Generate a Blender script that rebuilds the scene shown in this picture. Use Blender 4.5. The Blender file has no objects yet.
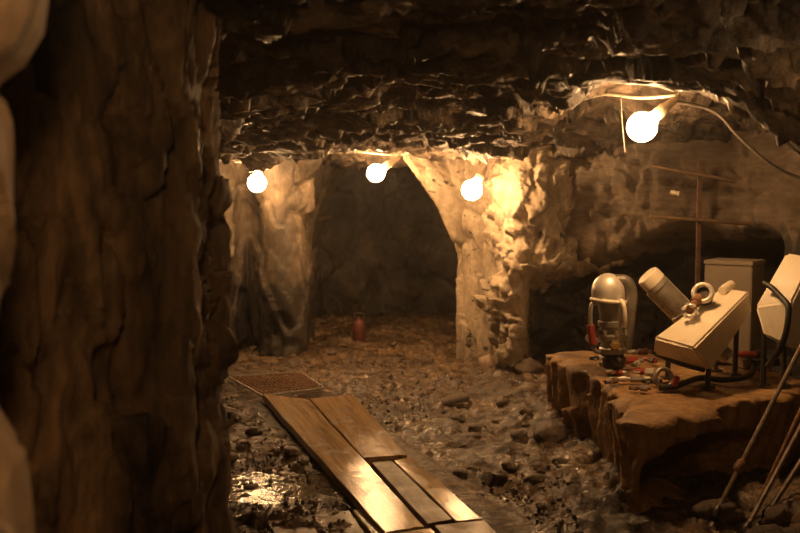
import bpy, bmesh, math, random
import numpy as np
from mathutils import Vector, Matrix, Quaternion

random.seed(7)
C = bpy.context.scene.collection
PI = math.pi

# ------------------------------------------------------------------ camera
F = 966.0
CAMZ = 1.55
PITCH = math.atan(66.5 / F)
cp, sp = math.cos(PITCH), math.sin(PITCH)
CAM = Vector((0, 0, CAMZ))


def ray(px, py):
    u = (px - 400) / F
    v = (266.5 - py) / F
    return Vector((u, cp + v * sp, -sp + v * cp))


def at(px, py, Y):                       # point seen at a pixel, at depth Y
    r = ray(px, py)
    return CAM + r * (Y / r.y)


def at_z(px, py, z):                     # point seen at a pixel, at height z
    r = ray(px, py)
    return CAM + r * ((z - CAMZ) / r.z)


cam_d = bpy.data.cameras.new('camera')
cam_d.sensor_width = 36.0
cam_d.lens = F / 800 * 36.0
cam_d.clip_start = 0.05
cam = bpy.data.objects.new('camera', cam_d)
C.objects.link(cam)
cam.location = CAM
cam.rotation_euler = (PI / 2 - PITCH, 0, 0)
cam_d.dof.use_dof = True
cam_d.dof.focus_distance = 5.2
cam_d.dof.aperture_fstop = 3.2
bpy.context.scene.camera = cam

# ------------------------------------------------------------------ noise (numpy)


def _h(ix, iy, iz, s):
    with np.errstate(over='ignore'):
        h = (ix.astype(np.int64) * 374761393 + iy.astype(np.int64) * 668265263
             + iz.astype(np.int64) * 2147483647 + s * 974634777) & 0xFFFFFFFF
        h = ((h ^ (h >> 13)) * 1274126177) & 0xFFFFFFFF
        h = ((h ^ (h >> 15)) * 2246822519) & 0xFFFFFFFF
        h = h ^ (h >> 16)
    return (h & 0xFFFFFF) / float(0xFFFFFF)


def vnoise(P, s=0):
    I = np.floor(P).astype(np.int64)
    f = P - I
    u = f * f * f * (f * (f * 6 - 15) + 10)
    r = np.zeros(len(P))
    for dx in (0, 1):
        wx = u[:, 0] if dx else 1 - u[:, 0]
        for dy in (0, 1):
            wy = u[:, 1] if dy else 1 - u[:, 1]
            for dz in (0, 1):
                wz = u[:, 2] if dz else 1 - u[:, 2]
                r += wx * wy * wz * _h(I[:, 0] + dx, I[:, 1] + dy, I[:, 2] + dz, s)
    return r * 2 - 1


def fbm(P, s=0, o=4):
    r = np.zeros(len(P))
    a = 1.0
    t = 0
    for k in range(o):
        r += a * vnoise(P * (2.03 ** k) + 17.3 * k, s + k)
        t += a
        a *= 0.5
    return r / t * 1.4


def facet(P, s=0, slope=0.9):
    """broken-rock facets: every cell is a randomly tilted flat patch; also the distance to the crack between cells"""
    I = np.floor(P).astype(np.int64)
    best = np.full(len(P), 9e9)
    sec = np.full(len(P), 9e9)
    val = np.zeros(len(P))
    for dx in (-1, 0, 1):
        for dy in (-1, 0, 1):
            for dz in (-1, 0, 1):
                c = [I[:, 0] + dx, I[:, 1] + dy, I[:, 2] + dz]
                q = np.stack([c[k] + _h(*c, s + 11 + k) for k in range(3)], 1)
                D = P - q
                d = (D * D).sum(1)
                v = (_h(*c, s + 31) * 2 - 1) * 0.6
                for k in range(3):
                    v = v + (_h(*c, s + 41 + k) * 2 - 1) * slope * D[:, k]
                m = d < best
                sec = np.where(m, best, np.minimum(sec, d))
                val = np.where(m, v, val)
                best = np.where(m, d, best)
    return val, np.sqrt(sec) - np.sqrt(best)


def warp(P, amt, sc, s):
    return P + amt * np.stack([vnoise(P * sc + 5, s), vnoise(P * sc + 55, s + 1), vnoise(P * sc + 105, s + 2)], 1)


def rockdisp(P, big=0.10, mid=0.05, small=0.02, fine=0.007, sq=(1, 1, 1), s=0, crack=0.04):
    Q = P * np.array(sq)
    W = warp(Q, 0.10, 2.5, s + 200)
    f1, c1 = facet(W * 2.3, s + 1)
    f2, c2 = facet(W * 6.0, s + 2)
    d = big * fbm(Q * 0.9, s + 3, 3) + mid * f1 + small * f2 + fine * fbm(Q * 14, s + 4, 3)
    d = d - crack * np.exp(-(c1 / 0.09) ** 2) * (vnoise(Q * 1.7, s + 9) > 0.0)
    return d


# ------------------------------------------------------------------ object helpers

def tag(o, label=None, cat=None, group=None, kind=None):
    if label: o['label'] = label
    if cat: o['category'] = cat
    if group: o['group'] = group
    if kind: o['kind'] = kind
    return o


def thing(name, label, cat, loc=(0, 0, 0), group=None):
    o = bpy.data.objects.new(name, None)
    C.objects.link(o)
    o.location = loc
    o.empty_display_size = 0.1
    return tag(o, label, cat, group)


def grid_mesh(name, V, nu, nv, mat, closed=False):
    """V: (nu*nv,3) array, u-major"""
    idx = np.arange(nu * nv).reshape(nu, nv)
    a = idx if not closed else np.vstack([idx, idx[:1]])
    q = np.stack([a[:-1, :-1], a[1:, :-1], a[1:, 1:], a[:-1, 1:]], -1).reshape(-1, 4)
    return raw_mesh(name, V, q, mat)


def raw_mesh(name, V, faces, mat, smooth=True):
    me = bpy.data.meshes.new(name)
    n, k = faces.shape
    me.vertices.add(len(V))
    me.vertices.foreach_set('co', np.ascontiguousarray(V, dtype=np.float32).ravel())
    me.loops.add(n * k)
    me.loops.foreach_set('vertex_index', faces.astype(np.int32).ravel())
    me.polygons.add(n)
    me.polygons.foreach_set('loop_start', np.arange(0, n * k, k, dtype=np.int32))
    me.polygons.foreach_set('loop_total', np.full(n, k, dtype=np.int32))
    me.polygons.foreach_set('use_smooth', np.full(n, smooth, dtype=bool))
    me.update(calc_edges=True)
    me.validate()
    me.materials.append(mat)
    o = bpy.data.objects.new(name, me)
    C.objects.link(o)
    return o


def obj(name, bm, mat, parent=None, smooth=True, angle=40):
    """link a bmesh given in WORLD coordinates as one object; parents have no rotation"""
    bmesh.ops.recalc_face_normals(bm, faces=bm.faces)
    for f in bm.faces:
        f.smooth = smooth
    if smooth:
        for e in bm.edges:
            if len(e.link_faces) == 2 and e.calc_face_angle(0) > math.radians(angle):
                e.smooth = False
    off = Vector((0, 0, 0))
    q = parent
    while q is not None:
        off += q.location
        q = q.parent
    own = None
    if parent is None:                       # put the origin at the base centre
        xs = [v.co for v in bm.verts]
        own = Vector(((min(v.x for v in xs) + max(v.x for v in xs)) / 2,
                      (min(v.y for v in xs) + max(v.y for v in xs)) / 2, min(v.z for v in xs)))
        off = own
    for v in bm.verts:
        v.co -= off
    me = bpy.data.meshes.new(name)
    bm.to_mesh(me)
    bm.free()
    me.materials.append(mat)
    o = bpy.data.objects.new(name, me)
    C.objects.link(o)
    if parent is not None:
        o.parent = parent
    else:
        o.location = own
    return o


def NB():
    return bmesh.new()


def frame_of(d):
    d = Vector(d).normalized()
    return d.to_track_quat('Z', 'Y').to_matrix().to_4x4()


def add_lathe(bm, prof, n=32, M=Matrix()):
    """prof: list of (r, z) along local Z"""
    rings = []
    for r, z in prof:
        if r < 1e-6:
            rings.append([bm.verts.new(M @ Vector((0, 0, z)))])
        else:
            rings.append([bm.verts.new(M @ Vector((r * math.cos(2 * PI * k / n), r * math.sin(2 * PI * k / n), z))) for k in range(n)])
    for a, b in zip(rings, rings[1:]):
        for k in range(n):
            va = [a[k % len(a)], a[(k + 1) % len(a)], b[(k + 1) % len(b)], b[k % len(b)]]
            u = []
            for v in va:
                if v not in u:
                    u.append(v)
            if len(u) > 2:
                try:
                    bm.faces.new(u)
                except ValueError:
                    pass
    for r in (rings[0], rings[-1]):
        if len(r) > 2:
            bm.faces.new(r)


def lathe_between(bm, a, b, prof, n=32):
    """prof z in 0..1 along a->b"""
    a, b = Vector(a), Vector(b)
    L = (b - a).length
    M = Matrix.Translation(a) @ frame_of(b - a)
    add_lathe(bm, [(r, z * L) for r, z in prof], n, M)


def smooth_path(pts, k=8):
    pts = [Vector(p) for p in pts]
    out = []
    n = len(pts)
    for i in range(n - 1):
        p0, p1, p2, p3 = pts[max(i - 1, 0)], pts[i], pts[i + 1], pts[min(i + 2, n - 1)]
        for j in range(k):
            t = j / k
            out.append(0.5 * ((2 * p1) + (p2 - p0) * t + (2 * p0 - 5 * p1 + 4 * p2 - p3) * t * t + (3 * p1 - p0 - 3 * p2 + p3) * t ** 3))
    out.append(pts[-1])
    return out


def add_tube(bm, pts, r, n=10, taper=None):
    pts = [Vector(p) for p in pts]
    rings = []
    up = None
    for i, p in enumerate(pts):
        t = (pts[min(i + 1, len(pts) - 1)] - pts[max(i - 1, 0)]).normalized()
        if up is None:
            up = t.orthogonal().normalized()
        up = (up - t * up.dot(t)).normalized()
        w = t.cross(up)
        rr = r if taper is None else taper(i / (len(pts) - 1)) * r
        rings.append([bm.verts.new(p + (up * math.cos(2 * PI * k / n) + w * math.sin(2 * PI * k / n)) * rr) for k in range(n)])
    for a, b in zip(rings, rings[1:]):
        for k in range(n):
            bm.faces.new([a[k], a[(k + 1) % n], b[(k + 1) % n], b[k]])
    bm.faces.new(rings[0])
    bm.faces.new(rings[-1])


def add_torus(bm, c, axis, R, r, n=32, m=12):
    M = Matrix.Translation(Vector(c)) @ frame_of(axis)
    rings = []
    for i in range(n):
        a = 2 * PI * i / n
        rings.append([bm.verts.new(M @ Vector(((R + r * math.cos(2 * PI * k / m)) * math.cos(a), (R + r * math.cos(2 * PI * k / m)) * math.sin(a), r * math.sin(2 * PI * k / m)))) for k in range(m)])
    for i in range(n):
        a, b = rings[i], rings[(i + 1) % n]
        for k in range(m):
            bm.faces.new([a[k], a[(k + 1) % m], b[(k + 1) % m], b[k]])


def add_box(bm, c, size, M=None, bev=0.0):
    b = bmesh.new()
    bmesh.ops.create_cube(b, size=1)
    bmesh.ops.scale(b, vec=size, verts=b.verts)
    if bev:
        bmesh.ops.bevel(b, geom=list(b.edges), offset=bev, segments=2, affect='EDGES')
    T = Matrix.Translation(Vector(c)) @ (M if M is not None else Matrix())
    bmesh.ops.transform(b, matrix=T, verts=b.verts)
    merge(bm, b)


def merge(bm, b):
    mp = {v: bm.verts.new(v.co) for v in b.verts}
    for f in b.faces:
        bm.faces.new([mp[v] for v in f.verts])
    b.free()


def add_hull(bm, pts, bev=0.015, seg=3):
    b = bmesh.new()
    for p in pts:
        b.verts.new(Vector(p))
    r = bmesh.ops.convex_hull(b, input=list(b.verts))
    bmesh.ops.delete(b, geom=[g for g in r['geom_interior'] if isinstance(g, bmesh.types.BMVert)], context='VERTS')
    bmesh.ops.dissolve_limit(b, angle_limit=math.radians(26), verts=list(b.verts), edges=list(b.edges))
    bmesh.ops.bevel(b, geom=list(b.edges), offset=bev, segments=seg, affect='EDGES')
    merge(bm, b)


# ------------------------------------------------------------------ materials

class NT:
    def __init__(self, name):
        self.m = bpy.data.materials.new(name)
        self.m.use_nodes = True
        self.t = self.m.node_tree
        self.b = self.t.nodes['Principled BSDF']
        tc = self.t.nodes.new('ShaderNodeTexCoord')
        self.co = tc.outputs['Object']

    def link(self, a, b):
        self.t.links.new(a, b)

    def mapping(self, scale=(1, 1, 1), src=None):
        n = self.t.nodes.new('ShaderNodeMapping')
        n.inputs['Scale'].default_value = scale
        self.link(src or self.co, n.inputs['Vector'])
        return n.outputs['Vector']

    def noise(self, scale, detail=5, rough=0.6, vec=None, dist=0.0):
        n = self.t.nodes.new('ShaderNodeTexNoise')
        n.inputs['Scale'].default_value = scale
        n.inputs['Detail'].default_value = detail
        n.inputs['Roughness'].default_value = rough
        n.inputs['Distortion'].default_value = dist
        self.link(vec or self.co, n.inputs['Vector'])
        return n.outputs['Fac']

    def voro(self, scale, vec=None, feature='F1', out='Distance'):
        n = self.t.nodes.new('ShaderNodeTexVoronoi')
        n.feature = feature
        n.inputs['Scale'].default_value = scale
        self.link(vec or self.co, n.inputs['Vector'])
        return n.outputs[out]

    def ramp(self, fac, stops):
        n = self.t.nodes.new('ShaderNodeValToRGB')
        while len(n.color_ramp.elements) < len(stops):
            n.color_ramp.elements.new(0.5)
        for e, (p, c) in zip(n.color_ramp.elements, stops):
            e.position = p
            if not isinstance(c, (tuple, list)):
                c = (c, c, c)
            e.color = (*c, 1)
        self.link(fac, n.inputs['Fac'])
        return n.outputs['Color']

    def mix(self, fac, a, b, mode='MIX'):
        n = self.t.nodes.new('ShaderNodeMix')
        n.data_type = 'RGBA'
        n.blend_type = mode
        for s, v in ((n.inputs[0], fac), (n.inputs[6], a), (n.inputs[7], b)):
            if isinstance(v, (int, float)):
                s.default_value = v
            elif isinstance(v, (tuple, list)):
                s.default_value = (*v, 1)
            else:
                self.link(v, s)
        return n.outputs[2]

    def bump(self, h, strength=0.5, dist=0.02, prev=None):
        n = self.t.nodes.new('ShaderNodeBump')
        n.inputs['Strength'].default_value = strength
        n.inputs['Distance'].default_value = dist
        self.link(h, n.inputs['Height'])
        if prev is not None:
            self.link(prev, n.inputs['Normal'])
        return n.outputs['Normal']

    def out(self, color=None, rough=None, normal=None, metal=None, spec=None):
        for k, v in (('Base Color', color), ('Roughness', rough), ('Normal', normal), ('Metallic', metal), ('Specular IOR Level', spec)):
            if v is None:
                continue
            if isinstance(v, (int, float)):
                self.b.inputs[k].default_value = v
            elif isinstance(v, (tuple, list)):
                self.b.inputs[k].default_value = (*v, 1)
            else:
                self.link(v, self.b.inputs[k])
        return self.m


def rock_mat(name, dark, mid, light, scale=3.0, sq=(1, 1, 1), rough=(0.45, 0.85), bump=0.6, spots=0.0, spec=0.5):
    n = NT(name)
    v = n.mapping(sq)
    a = n.noise(scale, 8, 0.65, v, 0.6)
    col = n.ramp(a, [(0.33, dark), (0.5, mid), (0.68, light)])
    b = n.noise(scale * 7, 6, 0.7, v)
    col = n.mix(n.ramp(b, [(0.35, 0.0), (0.65, 0.75)]), col, n.mix(1.0, col, (0.5, 0.45, 0.4), 'MULTIPLY'))
    if spots:
        s = n.noise(scale * 1.9, 4, 0.6, n.mapping((1.3, 1.3, 1.9)), 0.9)
        col = n.mix(n.ramp(s, [(spots, 0.0), (spots + 0.05, 1.0)]), col, (0.02, 0.016, 0.012))
    r = n.ramp(n.noise(scale * 2.2, 4, 0.6, v), [(0.35, rough[0]), (0.65, rough[1])])
    h1 = n.noise(18, 8, 0.7, v)
    h2 = n.voro(34, v, 'F1')
    nb = n.bump(h1, bump, 0.03)
    nb = n.bump(h2, bump * 0.4, 0.012, nb)
    return n.out(col, r, nb, spec=spec)


def low_shade(mat, x0, slope=0.34, base=0.40):
    """shade painted into the rock colour low in the wall, with a ragged upper boundary"""
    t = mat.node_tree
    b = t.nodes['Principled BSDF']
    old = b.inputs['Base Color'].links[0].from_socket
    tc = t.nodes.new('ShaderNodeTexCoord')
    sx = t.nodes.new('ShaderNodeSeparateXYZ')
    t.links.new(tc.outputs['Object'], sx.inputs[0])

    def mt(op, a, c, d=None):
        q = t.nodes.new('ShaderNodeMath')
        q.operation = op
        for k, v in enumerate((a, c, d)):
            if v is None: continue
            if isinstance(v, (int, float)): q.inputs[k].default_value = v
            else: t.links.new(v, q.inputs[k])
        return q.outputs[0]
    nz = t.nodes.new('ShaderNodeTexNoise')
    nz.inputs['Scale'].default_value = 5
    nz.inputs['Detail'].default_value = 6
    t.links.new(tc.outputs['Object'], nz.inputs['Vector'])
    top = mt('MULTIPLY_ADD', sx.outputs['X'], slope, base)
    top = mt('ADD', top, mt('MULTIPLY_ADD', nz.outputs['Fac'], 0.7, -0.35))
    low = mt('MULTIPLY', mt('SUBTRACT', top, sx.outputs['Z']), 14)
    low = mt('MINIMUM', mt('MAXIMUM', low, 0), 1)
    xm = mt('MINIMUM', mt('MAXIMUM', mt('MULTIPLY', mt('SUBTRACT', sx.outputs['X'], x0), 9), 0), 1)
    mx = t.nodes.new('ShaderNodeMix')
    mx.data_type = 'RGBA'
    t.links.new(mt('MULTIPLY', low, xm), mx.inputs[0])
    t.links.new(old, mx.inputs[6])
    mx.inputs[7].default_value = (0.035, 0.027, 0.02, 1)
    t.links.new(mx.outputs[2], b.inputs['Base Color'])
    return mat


def plain(name, color, rough=0.5, metal=0.0, var=0.25, scale=14, bump=0.15, dirt=None):
    n = NT(name)
    a = n.noise(scale, 6, 0.65)
    dk = tuple(c * (1 - var) for c in color)
    lt = tuple(min(1, c * (1 + var * 0.6)) for c in color)
    col = n.ramp(a, [(0.35, dk), (0.65, lt)])
    if dirt:
        col = n.mix(n.ramp(n.noise(scale * 0.5, 6, 0.7), [(0.52, 0.0), (0.62, dirt[1])]), col, dirt[0])
    r = n.ramp(n.noise(scale * 1.7, 4), [(0.3, max(0.05, rough - 0.12)), (0.7, min(1, rough + 0.15))])
    return n.out(col, r, n.bump(n.noise(scale * 6, 5), bump, 0.004), metal=metal)


def wood_mat(name, dark, light, rough=(0.2, 0.55), axis=1, wet=0.5):
    n = NT(name)
    s = [26, 26, 26]
    s[axis] = 1.8
    v = n.mapping(tuple(s))
    a = n.noise(1.0, 8, 0.65, v, 0.8)
    col = n.ramp(a, [(0.3, dark), (0.7, light)])
    mud = n.noise(9, 8, 0.75)
    mudf = n.ramp(mud, [(0.54, 0.0), (0.62, 0.9)])
    col = n.mix(mudf, col, (0.045, 0.03, 0.018))
    r = n.ramp(n.noise(6, 7, 0.7), [(0.36, rough[0]), (0.64, rough[1])])
    r = n.mix(mudf, r, (0.45, 0.45, 0.45))
    nb = n.bump(a, 0.2, 0.002)
    nb = n.bump(n.noise(28, 6, 0.7), 0.2, 0.003, nb)
    nb = n.bump(mud, 0.3, 0.006, nb)
    return n.out(col, r, nb)


M = {}
M['rock_pillar'] = rock_mat('pillar rock', (0.035, 0.024, 0.016), (0.21, 0.14, 0.08), (0.48, 0.31, 0.17), 4.2, (1, 1, 0.35), (0.45, 0.85), 0.7)
M['rock_near'] = rock_mat('near rock', (0.3, 0.2, 0.12), (0.42, 0.29, 0.18), (0.5, 0.36, 0.23), 2.5, (1, 1, 0.6), (0.6, 0.9), 0.4)
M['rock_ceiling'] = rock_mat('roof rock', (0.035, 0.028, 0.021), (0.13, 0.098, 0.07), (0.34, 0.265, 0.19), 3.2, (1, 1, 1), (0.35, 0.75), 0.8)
M['rock_right'] = rock_mat('right wall rock', (0.2, 0.155, 0.11), (0.42, 0.335, 0.235), (0.58, 0.47, 0.34), 2.2, (1, 1, 0.8), (0.5, 0.85), 0.6, spots=0.62)
M['rock_recess'] = rock_mat('brown recess rock', (0.10, 0.07, 0.045), (0.19, 0.14, 0.095), (0.27, 0.2, 0.14), 2.0, (0.6, 0.6, 2.2), (0.5, 0.85), 0.5)
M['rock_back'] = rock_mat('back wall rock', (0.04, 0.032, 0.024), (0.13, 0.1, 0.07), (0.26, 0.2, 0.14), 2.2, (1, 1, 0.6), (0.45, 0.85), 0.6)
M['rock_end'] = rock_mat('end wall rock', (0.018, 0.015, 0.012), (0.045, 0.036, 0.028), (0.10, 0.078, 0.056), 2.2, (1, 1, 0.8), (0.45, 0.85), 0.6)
low_shade(M['rock_right'], 1.08)  # undercut shadow painted into the rock colour below the lit bulge
low_shade(M['rock_recess'], 0.5)  # painted shade low in the wall behind the ledge
low_shade(M['rock_back'], -9, 0.0, 0.78)  # light falloff towards the niche floor, painted as darker rock
M['rock_ledge'] = rock_mat('ledge rock', (0.18, 0.1, 0.038), (0.34, 0.19, 0.066), (0.46, 0.27, 0.1), 4, (1, 1, 1), (0.55, 0.9), 0.6)
M['stone'] = rock_mat('loose stone', (0.06, 0.042, 0.027), (0.14, 0.098, 0.063), (0.25, 0.18, 0.118), 6, (1, 1, 1), (0.25, 0.7), 0.5)
M['stone_pale'] = rock_mat('pale stone', (0.28, 0.19, 0.14), (0.36, 0.25, 0.18), (0.42, 0.3, 0.22), 6, (1, 1, 1), (0.5, 0.8), 0.3)

n = NT('muddy floor')
a = n.noise(1.6, 8, 0.65, None, 0.5)
col = n.ramp(a, [(0.33, (0.055, 0.035, 0.02)), (0.5, (0.16, 0.105, 0.06)), (0.68, (0.3, 0.205, 0.118))])
col = n.mix(n.ramp(n.noise(22, 7, 0.7), [(0.4, 0.0), (0.6, 0.9)]), col, n.mix(1.0, col, (0.22, 0.19, 0.17), 'MULTIPLY'))
col = n.mix(n.ramp(n.noise(7, 6, 0.65, None, 0.5), [(0.50, 0.0), (0.60, 0.8)]), col, (0.04, 0.028, 0.018))
wet = n.noise(3.3, 7, 0.7, None, 0.4)
rg = n.ramp(wet, [(0.40, 0.7), (0.55, 0.16)])
nb = n.bump(n.noise(16, 8, 0.7), 0.7, 0.03)
nb = n.bump(n.voro(40), 0.3, 0.012, nb)
M['mud'] = n.out(col, rg, nb)

n = NT('puddle water')
M['water'] = n.out((0.03, 0.022, 0.015), 0.08, n.bump(n.noise(14, 4), 0.35, 0.02))

M['wood_far'] = wood_mat('planed wet board', (0.24, 0.145, 0.07), (0.58, 0.39, 0.21), (0.07, 0.2))
M['wood_worn'] = wood_mat('scuffed wet board', (0.22, 0.14, 0.07), (0.68, 0.48, 0.28), (0.05, 0.17))
M['wood_dark'] = wood_mat('dark muddy board', (0.06, 0.035, 0.018), (0.2, 0.12, 0.06), (0.3, 0.6))
M['wood_timber'] = wood_mat('old timber', (0.10, 0.06, 0.032), (0.26, 0.16, 0.085), (0.55, 0.85))
M['steel'] = plain('worn bright steel', (0.7, 0.64, 0.54), 0.36, 0.35, 0.2, 10, 0.2, ((0.12, 0.09, 0.06), 0.6))
M['steel_grey'] = plain('grey cast steel', (0.36, 0.32, 0.26), 0.45, 0.4, 0.35, 12, 0.3, ((0.1, 0.07, 0.045), 0.7))
M['steel_mid'] = plain('dull cast steel', (0.19, 0.165, 0.13), 0.45, 0.4, 0.35, 12, 0.3)
M['steel_dark'] = plain('oily dark steel', (0.075, 0.065, 0.055), 0.4, 0.6, 0.4, 12, 0.3)
M['pale_paint'] = plain('cream painted steel', (0.8, 0.7, 0.53), 0.45, 0.0, 0.1, 5, 0.12, ((0.36, 0.27, 0.17), 0.4))
M['box_paint'] = plain('dull grey beige paint', (0.23, 0.185, 0.135), 0.6, 0.0, 0.12, 5, 0.12, ((0.15, 0.11, 0.07), 0.5))
M['red_paint'] = plain('chipped red paint', (0.36, 0.05, 0.03), 0.45, 0.0, 0.35, 16, 0.2, ((0.1, 0.06, 0.05), 0.6))
M['red_dull'] = plain('dull dark red paint', (0.09, 0.02, 0.013), 0.6, 0.0, 0.35, 16, 0.2)
M['rail_worn'] = plain('worn rail', (0.3, 0.2, 0.13), 0.4, 0.5, 0.35, 9, 0.3)
M['rack_rust'] = plain('dark rusted rail', (0.13, 0.07, 0.04), 0.7, 0.2, 0.45, 14, 0.5)
M['rubber'] = plain('black rubber', (0.022, 0.02, 0.018), 0.5, 0.0, 0.3, 20, 0.3)
M['rust'] = plain('rusty iron', (0.26, 0.13, 0.06), 0.65, 0.25, 0.45, 14, 0.5)
M['bare_rod'] = plain('scuffed rod steel', (0.24, 0.18, 0.13), 0.5, 0.4, 0.4, 14, 0.4)
M['cable'] = plain('dusty cable sheath', (0.12, 0.1, 0.08), 0.55, 0.0, 0.3, 20, 0.2)
M['cable_pale'] = plain('pale cable sheath', (0.5, 0.44, 0.35), 0.5, 0.0, 0.2, 20, 0.2)
M['socket'] = plain('pale lamp socket', (0.6, 0.52, 0.4), 0.4, 0.0, 0.15, 20, 0.1)
M['brass'] = plain('brass', (0.7, 0.5, 0.2), 0.35, 0.9, 0.2, 20, 0.1)

LAMP = 62.0
m = bpy.data.materials.new('glowing bulb glass')
m.use_nodes = True
b = m.node_tree.nodes['Principled BSDF']
b.inputs['Base Color'].default_value = (0.9, 0.85, 0.75, 1)
b.inputs['Emission Color'].default_value = (1.0, 0.56, 0.235, 1)
b.inputs['Emission Strength'].default_value = LAMP
M['bulb'] = m

# ------------------------------------------------------------------ the setting: rock


def catmull(P, ds):
    P = np.array(P, float)
    Q = np.vstack([2 * P[0] - P[1], P, 2 * P[-1] - P[-2]])
    out = []
    for i in range(1, len(Q) - 2):
        L = np.linalg.norm(Q[i + 1, :2] - Q[i, :2])
        k = max(2, int(L / ds))
        t = np.linspace(0, 1, k, endpoint=False)[:, None]
        p0, p1, p2, p3 = Q[i - 1], Q[i], Q[i + 1], Q[i + 2]
        out.append(0.5 * (2 * p1 + (p2 - p0) * t + (2 * p0 - 5 * p1 + 4 * p2 - p3) * t ** 2 + (3 * p1 - p0 - 3 * p2 + p3) * t ** 3))
    out.append(P[-1:])
    return np.vstack(out)


def curtain(name, pts, z0, z1, ds, dz, mat, disp, side=1, lean=None, extra=None):
    """rock face following a plan polyline of (x, y, lean_x, lean_y); side=+1: the void lies to the left of the walking direction"""
    Q = catmull(pts, ds)
    nz = int((z1 - z0) / dz) + 1
    z = np.linspace(z0, z1, nz)
    T = np.gradient(Q[:, :2], axis=0)
    for _ in range(6):
        T[1:-1] = (T[:-2] + T[1:-1] + T[2:]) / 3
    T /= np.linalg.norm(T, axis=1)[:, None] + 1e-9
    N = np.stack([-T[:, 1], T[:, 0]], 1) * side
    nu = len(Q)
    zz = np.tile(z, nu)
    px = np.repeat(Q, nz, 0)
    nn = np.repeat(N, nz, 0)
    lp = lean(zz) if lean else np.clip((zz - 1.0) / 0.95, 0, 1) ** 1.4
    P = np.stack([px[:, 0] + px[:, 2] * lp, px[:, 1] + px[:, 3] * lp, zz], 1)
    d = disp(P)
    if extra is not None:
        d = d + extra(P)
    P[:, :2] += nn * d[:, None]
    P[:, 2] += 0.25 * d
    return tag(grid_mesh(name, P, nu, nz, mat), kind='structure')


def sstep(a, b, x):
    t = np.clip((x - a) / (b - a), 0, 1)
    return t * t * (3 - 2 * t)


# left rock pillar whose corner cuts the view (void on its right = walking away from camera, void to the right -> side -1)
def d_pillar(P):
    d = rockdisp(P, 0.05, 0.03, 0.045, 0.016, (1.6, 1.6, 0.5), 3, 0.0)
    Q = warp(P, 0.12, 3.0, 15) * np.array([6.5, 6.5, 1.5])
    d = d - 0.085 * (1 - np.abs(vnoise(Q, 17))) ** 9 * sstep(-0.1, 0.35, vnoise(Q * 0.6, 19))
    d = d + 0.02 * fbm(P * np.array([22, 22, 6]), 21, 3)
    return d


curtain('wall_left',
        [(-1.35, -1.6, 0, 0), (-1.2, 0.4, 0, 0), (-1.12, 1.4, 0, 0), (-1.03, 2.05, 0, 0), (-0.75, 2.36, 0, 0), (-0.56, 2.6, 0.0, 0),
         (-0.54, 2.85, 0, 0), (-0.68, 3.2, 0, 0), (-1.1, 3.75, 0, 0), (-2.0, 4.1, 0, 0), (-3.4, 4.3, 0, 0), (-4.4, 4.4, 0, 0)],
        -0.15, 2.6, 0.012, 0.014, M['rock_pillar'], d_pillar, -1)


# pale rock close to the camera at the left edge
def d_near(P):
    edge = np.interp(P[:, 2], [1.05, 1.12, 1.2, 1.28, 1.36, 1.42, 1.66, 1.69, 1.715, 1.74, 1.78, 1.84, 2.1],
                     [0.015, 0.01, 0.0, -0.035, -0.02, -0.01, -0.012, -0.02, -0.035, 0.01, 0.035, 0.042, 0.05])
    return edge + rockdisp(P, 0.02, 0.025, 0.01, 0.003, (1, 1, 0.7), 23, 0.02)


curtain('wall_near', [(-0.9, -0.6, 0, 0), (-0.74, 0.5, 0, 0), (-0.60, 1.05, 0, 0), (-0.555, 1.28, 0, 0), (-0.60, 1.46, 0, 0), (-0.8, 1.6, 0, 0), (-1.2, 1.68, 0, 0)],
        -0.15, 2.6, 0.01, 0.01, M['rock_near'], d_near, -1)


# far left side with the lit niche
def d_far(P):
    sm = np.exp(-((P[:, 0] + 1.2) / 0.22) ** 2) * np.exp(-((P[:, 1] - 9.55) / 0.35) ** 2)
    d = rockdisp(P, 0.08, 0.07, 0.03, 0.008, (1, 1, 0.6), 41, 0.07)
    return d * (1 - 0.75 * sm * sstep(0.7, 1.1, P[:, 2]))


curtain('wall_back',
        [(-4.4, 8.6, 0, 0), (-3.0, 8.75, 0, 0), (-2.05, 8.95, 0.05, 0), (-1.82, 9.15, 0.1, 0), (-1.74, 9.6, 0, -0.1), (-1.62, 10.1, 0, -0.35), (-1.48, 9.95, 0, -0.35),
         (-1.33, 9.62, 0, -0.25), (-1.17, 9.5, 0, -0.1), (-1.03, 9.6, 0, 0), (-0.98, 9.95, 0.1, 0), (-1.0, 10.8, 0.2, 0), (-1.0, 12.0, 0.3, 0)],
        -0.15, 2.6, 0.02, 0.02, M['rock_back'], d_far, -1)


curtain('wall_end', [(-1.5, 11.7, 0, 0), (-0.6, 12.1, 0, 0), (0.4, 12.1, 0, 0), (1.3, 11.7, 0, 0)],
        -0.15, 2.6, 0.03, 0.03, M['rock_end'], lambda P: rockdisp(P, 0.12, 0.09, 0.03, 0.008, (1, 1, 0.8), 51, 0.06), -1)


# right side: from the camera along the ledge recess, the brightly lit bulge and the pillar beside the dark drift
def d_right(P):
    calm = sstep(1.7, 2.1, P[:, 0]) * sstep(0.75, 1.0, P[:, 2])
    d = rockdisp(P, 0.10, 0.05, 0.045, 0.014, (1.15, 1.15, 0.9), 61, 0.03)
    return d * (1 - 0.55 * calm)


def undercut(P):
    m = sstep(0.98, 1.2, P[:, 0]) * sstep(2.1, 1.75, P[:, 0]) * sstep(7.2, 7.5, P[:, 1]) * sstep(8.8, 8.6, P[:, 1])
    return -0.42 * m * sstep(1.0, 0.78, P[:, 2])


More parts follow.
